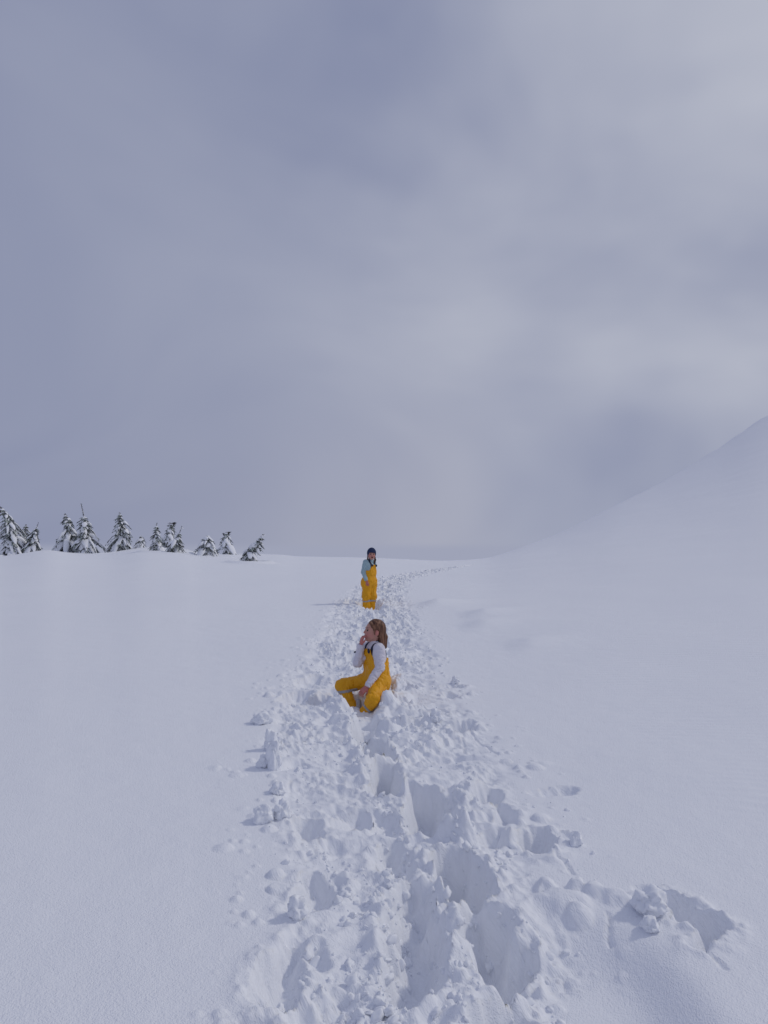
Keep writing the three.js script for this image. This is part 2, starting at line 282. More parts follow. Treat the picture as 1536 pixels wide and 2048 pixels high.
// trees: x, d, height, half width, lean, shape options, label
const TREES = [
  [-20.35, 42.2, 2.75, 0.9, -0.10, { tip: 'bent' }, 'large snow-plastered spruce at the left edge of the ridge, tip bent over'],
  [-20.2, 43.6, 1.7, 0.55, 0, {}, 'small spruce with a white round tip, half hidden behind the left edge trees'],
  [-19.2, 42.4, 1.68, 0.58, 0.12, { leader: 0.22 }, 'small spruce with a thin bare leader, right of the large left edge spruce'],
  [-17.7, 43.4, 2.3, 0.8, -0.06, { tip: 'bent' }, 'bushy snowy spruce standing close behind the left side of the tallest one'],
  [-16.5, 42.6, 2.8, 0.9, -0.05, { leader: 0.26 }, 'tallest spruce of the left pair with a bare upright leader and snowy skirt'],
  [-14.6, 43.0, 2.25, 0.72, -0.02, { tip: 'knob' }, 'single narrow spruce in the middle gap with a knobbed snowy tip'],
  [-13.75, 43.6, 0.85, 0.35, 0.2, { tip: 'bent' }, 'knee-high snowy sapling tucked against the right of the middle spruce'],
  [-11.05, 37.6, 1.62, 0.4, 0, { leader: 0.12 }, 'slim pointed white spruce, first of the trio right of the middle'],
  [-11.6, 41.5, 1.55, 0.55, 0.12, { tip: 'flag' }, 'spruce with a flag of needles at its tip, at the back of the trio'],
  [-10.0, 37.0, 1.5, 0.55, 0.2, { leader: 0.25 }, 'spruce with a leader leaning right, front right of the trio'],
  [-8.45, 36.8, 1.2, 0.55, 0.04, { tip: 'round' }, 'squat rounded spruce with no pointed tip in the right-hand group'],
  [-8.35, 40.5, 1.4, 0.62, 0.1, { tip: 'flag' }, 'bushy spruce with a flagged tip behind the squat rounded one'],
  [-5.55, 31.2, 1.45, 0.42, 0.52, { leader: 0.1 }, 'rightmost spruce, slender and leaning strongly to the right'],
];
for (const t of TREES) if (t[1] < 42) WELLS.push([t[0] + 0.12, t[1] + 0.05, 0.55, 0.16]);
WELLS.push([-13.2, 40.5, 1.1, 0.16], [-5.4, 31.1, 0.5, 0.1]);

// one sheet, its rows and columns closest together where the trail is
{
  const cols = [], rows = [];
  const fine = 0.0092, a = -1.2, b = 1.5;
  let w = fine; const left = []; for (let x = a; x > -120; w *= 1.026) { x -= w; left.push(x); }
  w = fine; const right = []; for (let x = b; x < 130; w *= 1.026) { x += w; right.push(x); }
  for (let i = left.length - 1; i >= 0; i--) cols.push(left[i]);
  for (let x = a; x < b; x += fine) cols.push(x);
  cols.push(...right);
  for (let d = -14; d < 1.9; d += d < 0 ? 1 : 0.1) rows.push(d);
  for (let d = 1.95; d < 62; d += Math.max(0.0085, 0.0034 * d)) rows.push(d);
  for (let d = 62.5; d < 170; d += 0.022 * d) rows.push(d);
  const nc = cols.length, nr = rows.length, P = new Float32Array(nc * nr * 3), UV = new Float32Array(nc * nr * 2), I = new Uint32Array((nc - 1) * (nr - 1) * 6);
  for (let r = 0, k = 0; r < nr; r++) {
    const d = rows[r], off = d > 1 ? trailX(Math.min(d, 44)) - 0.05 : 0;
    for (let c = 0; c < nc; c++, k++) {
      const x = cols[c] + off * (1 - sstep(8, 60, Math.abs(cols[c])));
      P[k * 3] = x; P[k * 3 + 1] = ground(x, d); P[k * 3 + 2] = -d; UV[k * 2] = (x + 0.8 * P[k * 3 + 1]) / 1.3; UV[k * 2 + 1] = (P[k * 3 + 1] - d) / 1.3;
    }
  }
  for (let r = 0, k = 0; r < nr - 1; r++) for (let c = 0; c < nc - 1; c++) {
    const i = r * nc + c; I[k++] = i; I[k++] = i + 1; I[k++] = i + nc; I[k++] = i + 1; I[k++] = i + nc + 1; I[k++] = i + nc;
  }
  const g = new THREE.BufferGeometry();
  g.setAttribute('position', new THREE.BufferAttribute(P, 3)); g.setAttribute('uv', new THREE.BufferAttribute(UV, 2)); g.setIndex(new THREE.BufferAttribute(I, 1)); g.computeVertexNormals();
  const m = mesh('snow_ground', g, snowMat, scene);
  m.userData.kind = 'structure'; m.userData.label = 'smooth snow slope with a deeply trodden trail and a rising hill';
}

// ---------------------------------------------------------------- snow clods and lumps
function lumpGeometry(seed, detail, rough, squash = 0.8) {
  const g = new THREE.IcosahedronGeometry(1, detail), p = g.attributes.position;
  for (let i = 0; i < p.count; i++) {
    const x = p.getX(i), y = p.getY(i), z = p.getZ(i), k = 1 + rough * n3(x * 1.3 + seed, y * 1.3, z * 1.3) + rough * 0.5 * n3(x * 3.1, y * 3.1 + seed, z * 3.1) + rough * 0.25 * n3(x * 7.1, y * 7.1 + seed, z * 7.1);
    p.setXYZ(i, x * k, y * k * squash, z * k);
  }
  const n = new Map(), key = (i) => `${p.getX(i).toFixed(4)},${p.getY(i).toFixed(4)},${p.getZ(i).toFixed(4)}`;   // smooth normals across the facets
  g.computeVertexNormals();
  const N = g.attributes.normal;
  for (let i = 0; i < p.count; i++) { const k = key(i), v = n.get(k) ?? [0, 0, 0]; v[0] += N.getX(i); v[1] += N.getY(i); v[2] += N.getZ(i); n.set(k, v); }
  for (let i = 0; i < p.count; i++) { const v = n.get(key(i)), l = Math.hypot(...v) || 1; N.setXYZ(i, v[0] / l, v[1] / l, v[2] / l); }
  return g;
}
{
  const r = rng(21), spots = [];
  for (let k = 0; k < 8500; k++) {
    const d = 2.2 + 30 * Math.pow(r(), 1.7), w = trailW(d), o = (r() + r() + r() - 1.5) / 1.5 * 1.18, x = trailX(d) + o * w + (o > 0 && d < 7 ? 0.25 * r() : 0);
    const s = 0.004 + 0.016 * Math.pow(r(), 3) * (1 + 0.5 * sstep(8, 16, d));
    if (n2(x * 2.3 + 4, d * 1.7) < -0.18 + 0.3 * r()) continue;
    spots.push([x, d, s]);
  }
  const inst = new THREE.InstancedMesh(lumpGeometry(3, 2, 0.55), lumpMat, spots.length), M = new THREE.Matrix4(), Q = new THREE.Quaternion(), E = new THREE.Euler();
  spots.forEach(([x, d, s], i) => {
    E.set(r() * 6.3, r() * 6.3, r() * 6.3); Q.setFromEuler(E);
    M.compose(new THREE.Vector3(x, ground(x, d) + s * 0.15, -d), Q, new THREE.Vector3(s * (0.8 + 0.6 * r()), s * (0.7 + 0.5 * r()), s * (0.8 + 0.6 * r())));
    inst.setMatrixAt(i, M);
  });
  inst.name = 'snow_crumbs'; inst.castShadow = inst.receiveShadow = true;
  inst.userData = { kind: 'stuff', label: 'loose snow crumbs strewn along the trodden trail' };
  scene.add(inst);
}
{
  // x, d, size across, height, depth, turn, sink, label
  const LUMPS = [
    [-0.99, 6.3, 0.13, 0.1, 0.09, 0.2, 0.25, 'wide flat-topped snow block on the left edge of the trail, farthest of the left lumps'],
    [-0.8, 5.55, 0.075, 0.15, 0.07, 0.5, 0.2, 'upright rounded snow block on the left edge of the trail'],
    [-0.72, 5.12, 0.06, 0.19, 0.08, 0.9, 0.2, 'tall thin standing slab of snow on the left edge of the trail'],
    [-0.79, 5.16, 0.06, 0.08, 0.06, 1.9, 0.25, 'low snow lump leaning against the tall thin slab on the left'],
    [-0.63, 4.66, 0.075, 0.075, 0.07, 2.2, 0.3, 'small cone of snow alone on smooth snow left of the trail'],
    [-0.64, 4.2, 0.085, 0.095, 0.075, 0.4, 0.2, 'dark-shadowed round snow boulder on the left edge of the trail'],
    [-0.55, 4.24, 0.075, 0.1, 0.07, 1.4, 0.25, 'snow clod pressed against the right of the round shadowed boulder'],
    [-0.345, 3.16, 0.062, 0.085, 0.055, 1.0, 0.15, 'curled snow clod below a small footprint left of the troughs'],
    [-0.345, 2.62, 0.05, 0.075, 0.05, 2.6, 0.15, 'rounded snow clod lying inside the left foreground footprint'],
    [1.07, 3.18, 0.105, 0.09, 0.1, 0.6, 0.2, 'big crumbly snow lump beside the large hole at the right'],
    [1.03, 3.06, 0.06, 0.05, 0.05, 1.7, 0.2, 'smaller clod in front of the big crumbly lump at the right'],
    [0.945, 3.87, 0.05, 0.07, 0.05, 0.3, 0.2, 'lone knobbly clod with a shadow on smooth snow right of the trail'],
    [0.07, 3.55, 0.035, 0.085, 0.04, 0.8, 0.1, 'small hooked snow clod standing between the two foreground troughs'],
    [0.43, 6.42, 0.08, 0.1, 0.07, 0.8, 0.25, 'rounded snow block on the trail rim right of the sitting child'],
    [0.135, 7.4, 0.13, 0.15, 0.1, 0.9, 0.2, 'snow chunk tinted yellow right behind the back of the sitting child'],
    [0.72, 7.85, 0.075, 0.07, 0.06, 2.0, 0.2, 'pale clod above a footprint on the trail edge, right of the sitting child'],
  ];
  const shapes = [lumpGeometry(1.3, 9, 0.5, 0.95), lumpGeometry(8.1, 9, 0.55, 0.9), lumpGeometry(15.7, 9, 0.5, 1)];
  LUMPS.forEach(([x, d, w, h, dp, turn, sink, label], i) => {
    const m = mesh(numbered('snow_lump'), shapes[i % 3], lumpMat, scene);
    m.scale.set(w * 0.62, h * 0.62, dp * 0.62); m.rotation.y = turn;
    m.position.set(x, swell(x, d) + Math.max(trodden(x, d), -0.25) + h * (0.62 - sink) * 0.75, -d);
    tag(m, label, 'snow lump', 'snow lumps broken out along the trail');
  });
}

// ---------------------------------------------------------------- trees
function buildTree([tx, td, H, R, lean, opt, label], seed) {
  const r = rng(seed * 97 + 5), root = new THREE.Group();
  root.name = numbered('spruce_tree'); root.position.set(tx, ground(tx, td) - 0.06, -td); scene.add(root);
  tag(root, label, 'spruce tree', 'snow-laden spruces on the ridge');
  const leader = opt.leader ?? 0.06, bend = opt.tip === 'bent' ? 1 : 0;
  const stem = (y) => { const t = y / H; return [lean * H * t * t + 0.03 * H * Math.sin(t * 5 + seed) * t - bend * 0.12 * H * Math.max(0, t - 0.8) / 0.2 * (seed % 2 ? 1 : 0.5), y * (1 - bend * 0.02), 0.02 * H * Math.sin(t * 4 + seed * 2)]; };
  const pts = []; for (let i = 0; i <= 14; i++) pts.push(new THREE.Vector3(...stem(H * i / 14)));
  const path = new THREE.CatmullRomCurve3(pts), tube = new THREE.TubeGeometry(path, 20, 1, 7), tp = tube.attributes.position;
  for (let i = 0; i <= 20; i++) { const c = path.getPointAt(i / 20), q = lerp(0.05, 0.009, i / 20) * H / 2.4; for (let j = 0; j <= 7; j++) { const k = i * 8 + j; tp.setXYZ(k, c.x + (tp.getX(k) - c.x) * q, c.y + (tp.getY(k) - c.y) * q, c.z + (tp.getZ(k) - c.z) * q); } }
  mesh('trunk', tube, barkMat, root);
  const P = [], C = [], snow = [];
  const quad = (a, dir, side, len, wid, tint) => {      // a pointed needle spray: two triangles, thin
    const m = [a[0] + dir[0] * len * 0.45, a[1] + dir[1] * len * 0.45, a[2] + dir[2] * len * 0.45], e = [a[0] + dir[0] * len, a[1] + dir[1] * len, a[2] + dir[2] * len];
    const s1 = [m[0] + side[0] * wid, m[1] + side[1] * wid, m[2] + side[2] * wid], s2 = [m[0] - side[0] * wid, m[1] - side[1] * wid, m[2] - side[2] * wid];
    P.push(...a, ...s1, ...e, ...a, ...e, ...s2); for (let i = 0; i < 6; i++) C.push(...tint);
  };
  const pad = (pos, len, rad, dir, sag) => {            // snow lying along a branch: a lumpy sagging sausage
    const NL = 7, NR = 8, vp = [], ix = [], s0 = r() * 50;
    const sx = -dir[1], sz = dir[0];
    for (let i = 0; i <= NL; i++) {
      const t = i / NL, prof = Math.pow(Math.sin(Math.PI * (0.06 + 0.9 * t)), 0.6) * rad, cx = pos[0] + dir[0] * len * t, cz = pos[2] + dir[1] * len * t, cy = pos[1] - sag * t * t;
      for (let j = 0; j < NR; j++) {
        const a = j / NR * Math.PI * 2, w = prof * (1 + 0.5 * n3(s0 + t * 3, Math.cos(a) * 1.2, Math.sin(a) * 1.2)), ox = Math.cos(a) * w * 1.15, oy = Math.sin(a) * w * (Math.sin(a) > 0 ? 0.8 : 0.55);
        vp.push(cx + sx * ox, cy + oy, cz + sz * ox);
      }
    }
    for (let i = 0; i < NL; i++) for (let j = 0; j < NR; j++) { const a = i * NR + j, b = i * NR + (j + 1) % NR; ix.push(a, b, a + NR, b, b + NR, a + NR); }
    const e = NL * NR; for (let j = 1; j < NR - 1; j++) { ix.push(0, j + 1, j, e, e + j, e + j + 1); }
    const g = new THREE.BufferGeometry(); g.setAttribute('position', new THREE.Float32BufferAttribute(vp, 3)); g.setIndex(ix); g.computeVertexNormals(); snow.push(g);
  };
  const levels = Math.round(8 + H * 3), roundTop = opt.tip === 'round';
  for (let l = 0; l < levels; l++) {
    const f = l / (levels - 1), y = H * (0.03 + (1 - leader - 0.03) * f), n = Math.round(lerp(10, 4, f) + r() * 2), a0 = r() * 6.3, tier = 0.78 + 0.4 * r();
    for (let b = 0; b < n; b++) {
      const az = a0 + (b + r() * 0.7) / n * Math.PI * 2, ca = Math.cos(az), sa = Math.sin(az);
      const shape = roundTop ? Math.sqrt(Math.max(0.1, 1 - f * f * 0.85)) : (Math.pow(1 - f, 0.72) + 0.09) * lerp(0.8, 1, sstep(0, 0.16, f));
      const clump = 0.55 + 0.8 * sstep(-0.3, 0.3, n3(ca * 1.4 + seed, f * 5, sa * 1.4));
      const L = R * shape * clump * tier * (1 + 0.22 * Math.sin(az + seed * 1.7)) * (0.75 + 0.45 * r()), s = stem(y), droop = lerp(0.95, 0.6, f) * (0.8 + 0.5 * r());
      const at = (t) => [s[0] + ca * L * t, s[1] + L * (0.12 * t - droop * t * t), s[2] + sa * L * t];
      const nt = Math.round(7 + L * 20);
      for (let k = 0; k < nt; k++) {
        const t = 0.15 + 0.85 * (k + r()) / nt, p = at(t), q = az + (r() - 0.5) * 2.2, dn = -(0.35 + 0.9 * r()), len = (0.1 + 0.15 * r()) * (0.6 + 0.4 * H / 2.5), v = [Math.cos(q), dn, Math.sin(q)], vl = Math.hypot(...v), rime = r() < 0.48 ? 0.2 + 0.4 * r() : 0, g = 0.055 + 0.08 * r() + rime;
        quad(p, v.map((c) => c / vl), [-Math.sin(q), 0.3 * (r() - 0.5), Math.cos(q)], len, len * 0.17, [g * 0.85, g * 0.95, g * 0.9]);
        if (k % 2) quad(p, v.map((c) => c / vl), [0.2, 0.8, 0.2], len, len * 0.13, [g * 0.8, g * 0.9, g * 0.85]);
      }
      if (r() < 0.84 + 0.16 * ca) {
        const t0 = 0.1 + 0.2 * r(), p0 = at(t0), t1 = 0.75 + 0.3 * r(), p1 = at(t1), rad = (0.034 + (r() < 0.33 ? 0.22 : 0.1) * r() * shape + 0.022 * r()) * (0.55 + 0.45 * H / 2.5);
        pad([p0[0], p0[1] + rad * 0.55, p0[2]], Math.hypot(p1[0] - p0[0], p1[2] - p0[2]), rad, [ca, sa], Math.max(0.02, p0[1] - p1[1]));
      }
    }
  }
  for (let k = 0; k < 14; k++) {                        // the leader
    const y = H * (1 - leader * (k / 14) - 0.01), s = stem(y), q = r() * 6.3, len = (0.05 + 0.1 * r()) * (leader > 0.1 ? 0.75 : 1) * H / 2.4, g = 0.03 + 0.04 * r();
    for (const o of [0, 2.1, 4.2]) quad(s, [Math.cos(q + o) * 0.8, 0.3 + 0.3 * r(), Math.sin(q + o) * 0.8], [-Math.sin(q + o), 0, Math.cos(q + o)], len, len * 0.2, [g, g * 1.05, g]);
    if (r() < (leader > 0.1 ? 0.35 : 0.7)) pad([s[0] - 0.01, s[1] - 0.01, s[2]], 0.05 + 0.06 * r(), 0.02 + 0.022 * r(), [Math.cos(q), Math.sin(q)], 0.02);
  }
  if (opt.tip === 'flag') for (let k = 0; k < 26; k++) { const s = stem(H * (0.86 + 0.13 * r())), a = r() < 0.7 ? -0.3 + 0.6 * r() : Math.PI + 0.6 * (r() - 0.5), g = 0.03 + 0.06 * r(); quad([s[0], s[1], s[2]], [Math.cos(a), 0.15 + 0.3 * r(), 0.4 * (r() - 0.5)], [0, 1, 0.2], 0.14 + 0.16 * r(), 0.022, [g, g, g]); }
  if (opt.tip === 'knob' || opt.tip === 'flag') { const s = stem(H * 0.96); pad([s[0] - 0.06, s[1], s[2]], 0.14, 0.05, [1, 0.1], 0.02); }
  for (let k = 0; k < 9; k++) { const a = r() * 6.3, q = R * (0.25 + 0.55 * r()); pad([Math.cos(a) * q * 0.6, 0.02 + 0.08 * r(), Math.sin(a) * q * 0.6], q * 0.7, 0.07 + 0.05 * r(), [Math.cos(a), Math.sin(a)], 0.06); }   // snow heaped round the foot
  const g = new THREE.BufferGeometry(); g.setAttribute('position', new THREE.Float32BufferAttribute(P, 3)); g.setAttribute('color', new THREE.Float32BufferAttribute(C, 3)); g.computeVertexNormals();
  mesh('crown', g, needleMat, root);
  mesh('snow_cover', mergeGeometries(snow), treeSnowMat, root).userData.kind = 'stuff';
}
TREES.forEach((t, i) => buildTree(t, i + 1));

// ---------------------------------------------------------------- people: distance fields meshed with surface nets
const V = (x, y, z) => [x, y, z], add = (a, b, k = 1) => [a[0] + b[0] * k, a[1] + b[1] * k, a[2] + b[2] * k], sub = (a, b) => [a[0] - b[0], a[1] - b[1], a[2] - b[2]], dot = (a, b) => a[0] * b[0] + a[1] * b[1] + a[2] * b[2];
const cross = (a, b) => [a[1] * b[2] - a[2] * b[1], a[2] * b[0] - a[0] * b[2], a[0] * b[1] - a[1] * b[0]], unit = (a) => { const l = Math.hypot(...a); return [a[0] / l, a[1] / l, a[2] / l]; }, mix = (a, b, t) => [lerp(a[0], b[0], t), lerp(a[1], b[1], t), lerp(a[2], b[2], t)];
function cone(a, b, r1, r2) {
  const [ax, ay, az] = a, bx = b[0] - ax, by = b[1] - ay, bz = b[2] - az, bb = bx * bx + by * by + bz * bz + 1e-12;
  return (x, y, z) => { const px = x - ax, py = y - ay, pz = z - az; let t = (px * bx + py * by + pz * bz) / bb; t = t < 0 ? 0 : t > 1 ? 1 : t; const qx = px - bx * t, qy = py - by * t, qz = pz - bz * t; return Math.sqrt(qx * qx + qy * qy + qz * qz) - r1 - (r2 - r1) * t; };
}
function ball(c, F, U, S, rf, ru, rs) {                // ellipsoid on the axes F, U, S
  const m = Math.min(rf, ru, rs);
  return (x, y, z) => { const p = [x - c[0], y - c[1], z - c[2]], a = dot(p, F) / rf, b = dot(p, U) / ru, e = dot(p, S) / rs, k0 = Math.sqrt(a * a + b * b + e * e), k1 = Math.sqrt((a / rf) ** 2 + (b / ru) ** 2 + (e / rs) ** 2); return k0 < 1e-6 ? -m : k0 * (k0 - 1) / k1; };
}
const smin = (a, b, k) => { const h = Math.max(k - Math.abs(a - b), 0) / k; return Math.min(a, b) - h * h * k * 0.25; };
const smax = (a, b, k) => -smin(-a, -b, k);
const union = (list, k) => (x, y, z) => { let m = list[0](x, y, z); for (let i = 1; i < list.length; i++) m = smin(m, list[i](x, y, z), k); return m; };
function nets(f, lo, hi, cell, colour) {
  const nx = Math.ceil((hi[0] - lo[0]) / cell) + 1, ny = Math.ceil((hi[1] - lo[1]) / cell) + 1, nz = Math.ceil((hi[2] - lo[2]) / cell) + 1, F = new Float32Array(nx * ny * nz);
  for (let k = 0, n = 0; k < nz; k++) for (let j = 0; j < ny; j++) for (let i = 0; i < nx; i++, n++) F[n] = f(lo[0] + i * cell, lo[1] + j * cell, lo[2] + k * cell);
  const at = new Int32Array(nx * ny * nz).fill(-1), P = [], I = [], st = [1, nx, nx * ny];
  for (let k = 0; k < nz - 1; k++) for (let j = 0; j < ny - 1; j++) for (let i = 0; i < nx - 1; i++) {
    const n = i + j * nx + k * nx * ny; let sx = 0, sy = 0, sz = 0, c = 0, mask = 0;
    for (let q = 0; q < 8; q++) if (F[n + (q & 1) + ((q >> 1) & 1) * nx + (q >> 2) * nx * ny] < 0) mask |= 1 << q;
    if (mask === 0 || mask === 255) continue;
    for (let q = 0; q < 8; q++) for (let e = 0; e < 3; e++) {
      const p = q | (1 << e); if (p === q || ((mask >> q) & 1) === ((mask >> p) & 1)) continue;
      const a = F[n + (q & 1) + ((q >> 1) & 1) * nx + (q >> 2) * nx * ny], b = F[n + (p & 1) + ((p >> 1) & 1) * nx + (p >> 2) * nx * ny], t = a / (a - b);
      sx += (q & 1) + (e === 0 ? t : 0); sy += ((q >> 1) & 1) + (e === 1 ? t : 0); sz += (q >> 2) + (e === 2 ? t : 0); c++;
    }
    at[n] = P.length / 3; P.push(lo[0] + (i + sx / c) * cell, lo[1] + (j + sy / c) * cell, lo[2] + (k + sz / c) * cell);
  }
  for (let k = 1; k < nz - 1; k++) for (let j = 1; j < ny - 1; j++) for (let i = 1; i < nx - 1; i++) {
    const n = i + j * nx + k * nx * ny, s = F[n] < 0;
    for (let e = 0; e < 3; e++) {
      if (s === (F[n + st[e]] < 0)) continue;
      const u = st[(e + 1) % 3], v = st[(e + 2) % 3], a = at[n], b = at[n - u], c = at[n - u - v], d = at[n - v];
      if (a < 0 || b < 0 || c < 0 || d < 0) continue;
      if (s) I.push(a, b, c, a, c, d); else I.push(a, c, b, a, d, c);
    }
  }
  const N = new Float32Array(P.length), h = cell * 0.4;
  for (let i = 0; i < P.length; i += 3) { const [x, y, z] = [P[i], P[i + 1], P[i + 2]], a = f(x + h, y, z) - f(x - h, y, z), b = f(x, y + h, z) - f(x, y - h, z), c = f(x, y, z + h) - f(x, y, z - h), l = Math.hypot(a, b, c) || 1; N[i] = a / l; N[i + 1] = b / l; N[i + 2] = c / l; }
  const g = new THREE.BufferGeometry(); g.setAttribute('position', new THREE.Float32BufferAttribute(P, 3)); g.setAttribute('normal', new THREE.BufferAttribute(N, 3)); g.setIndex(I);
  if (colour) { const C = new Float32Array(P.length); for (let i = 0; i < P.length; i += 3) { const c = colour(P[i], P[i + 1], P[i + 2]); C[i] = c[0]; C[i + 1] = c[1]; C[i + 2] = c[2]; } g.setAttribute('color', new THREE.BufferAttribute(C, 3)); }
  return g;
}
const boxOf = (pts, pad) => [[0, 1, 2].map((i) => Math.min(...pts.map((p) => p[i])) - pad), [0, 1, 2].map((i) => Math.max(...pts.map((p) => p[i])) + pad)];

// a hand: palm and five fingers; dir wrist -> knuckles, nrm out of the back of the hand, thumb towards the thumb's side
function hand(W, dir, nrm, curl, size, thumbSide) {
  dir = unit(dir); const s = unit(cross(dir, nrm)), n = unit(cross(s, dir)), side = [s[0] * thumbSide, s[1] * thumbSide, s[2] * thumbSide];
  const q = (f, t, u) => [W[0] + (dir[0] * f + side[0] * t + n[0] * u) * size, W[1] + (dir[1] * f + side[1] * t + n[1] * u) * size, W[2] + (dir[2] * f + side[2] * t + n[2] * u) * size];
  const parts = [], pts = [W];
  for (const t of [-0.022, -0.007, 0.008, 0.022]) parts.push(cone(q(0.005, t * 0.65, 0), q(0.06, t, 0), 0.0125 * size, 0.0105 * size));
  const palm = union(parts, 0.012 * size), fingers = [];
  [[-0.026, 0.046, 0.0068], [-0.009, 0.057, 0.0075], [0.008, 0.061, 0.0078], [0.025, 0.054, 0.0076]].forEach(([t, len, rad], k) => {
    let f = 0.06, u = 0, a = curl[k] * 0.4, p = q(f, t, u);
    const seg = [0.45, 0.32, 0.25], chain = [];
    seg.forEach((g, i) => { f += Math.cos(a) * len * g; u -= Math.sin(a) * len * g; const e = q(f, t * (1 + 0.08 * i), u); chain.push(cone(p, e, rad * size * (1 - 0.1 * i), rad * size * (0.9 - 0.1 * i))); p = e; pts.push(e); a += curl[k] * 0.75; });
    fingers.push(union(chain, 0.003));
  });
  const t1 = q(0.018, 0.022, -0.004), t2 = q(0.042, 0.043, -0.014), t3 = q(0.066, 0.044, -0.024); pts.push(t3, q(0.07, -0.04, 0), q(0.07, 0.04, 0));
  const thumb = union([cone(t1, t2, 0.0115 * size, 0.0088 * size), cone(t2, t3, 0.0088 * size, 0.0068 * size)], 0.004);
  return { f: (x, y, z) => { let m = palm(x, y, z); for (const g of fingers) m = smin(m, g(x, y, z), 0.005); return smin(m, thumb(x, y, z), 0.009); }, box: boxOf(pts, 0.022 * size) };
}
// a head on its own axes (forward F, up U, left S)
function head(c, F, U, open, covered) {
  F = unit(F); const S = unit(cross(U, F)); U = unit(cross(F, S));
  const q = (f, u, s) => [c[0] + F[0] * f + U[0] * u + S[0] * s, c[1] + F[1] * f + U[1] * u + S[1] * s, c[2] + F[2] * f + U[2] * u + S[2] * s];
  const skull = ball(q(-0.006, 0.018, 0), F, U, S, 0.088, 0.082, 0.073), jaw = ball(q(0.022, -0.042, 0), F, U, S, 0.058, 0.058, 0.054), chin = cone(q(0.058, -0.08, -0.006), q(0.058, -0.08, 0.006), 0.021, 0.021);
  const cheeks = union([cone(q(0.05, -0.03, 0.034), q(0.045, -0.05, 0.032), 0.03, 0.027), cone(q(0.05, -0.03, -0.034), q(0.045, -0.05, -0.032), 0.03, 0.027)], 0.01), muzzle = ball(q(0.066, -0.05, 0), F, U, S, 0.022, 0.024, 0.026);
  const nose = union([cone(q(0.08, 0.004, 0), q(0.096, -0.02, 0), 0.0075, 0.0095), cone(q(0.086, -0.023, 0.008), q(0.086, -0.023, -0.008), 0.0075, 0.0075)], 0.006);
  const lips = union([cone(q(0.087, -0.047, -0.013), q(0.087, -0.047, 0.013), 0.0045, 0.0045), cone(q(0.084, -0.058 - open * 0.8, -0.01), q(0.084, -0.058 - open * 0.8, 0.01), 0.005, 0.005)], 0.003);
  const brow = union([cone(q(0.078, 0.022, 0.018), q(0.068, 0.022, 0.045), 0.008, 0.007), cone(q(0.078, 0.022, -0.018), q(0.068, 0.022, -0.045), 0.008, 0.007)], 0.008);
  const sockets = [ball(q(0.09, 0.004, 0.031), F, U, S, 0.014, 0.01, 0.016), ball(q(0.09, 0.004, -0.031), F, U, S, 0.014, 0.01, 0.016)];
  const ears = union([ball(q(-0.006, -0.012, 0.075), unit(add(F, S, -0.3)), U, unit(add(S, F, 0.3)), 0.018, 0.027, 0.008), ball(q(-0.006, -0.012, -0.075), unit(add(F, S, 0.3)), U, unit(add(S, F, -0.3)), 0.018, 0.027, 0.008)], 0.002);
  const mouth = ball(q(0.092, -0.053 - open * 0.35, 0), F, U, S, 0.016 + open, 0.0022 + open * 0.62, 0.012 + open * 0.3);
  const f = (x, y, z) => {
    let m = smin(skull(x, y, z), jaw(x, y, z), 0.035); m = smin(m, cheeks(x, y, z), 0.02); m = smin(m, chin(x, y, z), 0.025); m = smin(m, muzzle(x, y, z), 0.018); m = smin(m, brow(x, y, z), 0.012);
    for (const s of sockets) m = smax(m, -s(x, y, z), 0.008);
    m = smin(m, nose(x, y, z), 0.008); m = smin(m, lips(x, y, z), 0.004); m = smax(m, -mouth(x, y, z), 0.003);
    return covered ? m : smin(m, ears(x, y, z), 0.006);
  };
  const skin = [0.52, 0.275, 0.215];
  const colour = (x, y, z) => {
    const p = [x - c[0], y - c[1], z - c[2]], a = dot(p, F), u = dot(p, U), s = dot(p, S);
    let k = [...skin]; const to = (t, w) => { k = mix(k, t, clamp(w, 0, 1)); };
    to([0.5, 0.17, 0.16], 0.75 * Math.exp(-(((u + 0.035) / 0.028) ** 2) - (((Math.abs(s) - 0.045) / 0.025) ** 2)) * sstep(0, 0.04, a));     // cheeks
    to([0.5, 0.18, 0.16], 0.6 * Math.exp(-(((u + 0.02) / 0.014) ** 2) - ((s / 0.014) ** 2)) * sstep(0.07, 0.09, a));                      // nose
    to([0.52, 0.17, 0.15], 0.7 * sstep(0.066, 0.078, Math.abs(s)));                                                                       // ears
    if (a > 0.06) { to([0.36, 0.10, 0.10], Math.exp(-(((u + 0.053 + open * 0.4) / (0.009 + open * 0.7)) ** 2) - ((s / 0.016) ** 4))); to([0.1, 0.02, 0.02], (mouth(x, y, z) < 0.002 ? 1 : 0) * (open > 0.005 ? 1 : 0.6)); }
    if (a > 0.05) to([0.10, 0.06, 0.045], 0.85 * Math.exp(-(((u - 0.026 - 0.05 * (Math.abs(s) - 0.03)) / 0.0045) ** 2) - (((Math.abs(s) - 0.032) / 0.016) ** 4)));        // brows
    if (a > 0.05) to([0.14, 0.08, 0.07], 0.7 * Math.exp(-(((u - 0.009) / 0.004) ** 2) - (((Math.abs(s) - 0.031) / 0.014) ** 4)));           // lashes
    return k;
  };
  return { f, q, F, U, S, c, skull, colour, eyes: [q(0.0725, 0.003, 0.031), q(0.0725, 0.003, -0.031)] };
}
const handColour = (x, y, z) => { const k = 0.06 * n3(x * 60, y * 60, z * 60); return [0.5 + k, 0.18 + k * 0.4, 0.16 + k * 0.4]; };

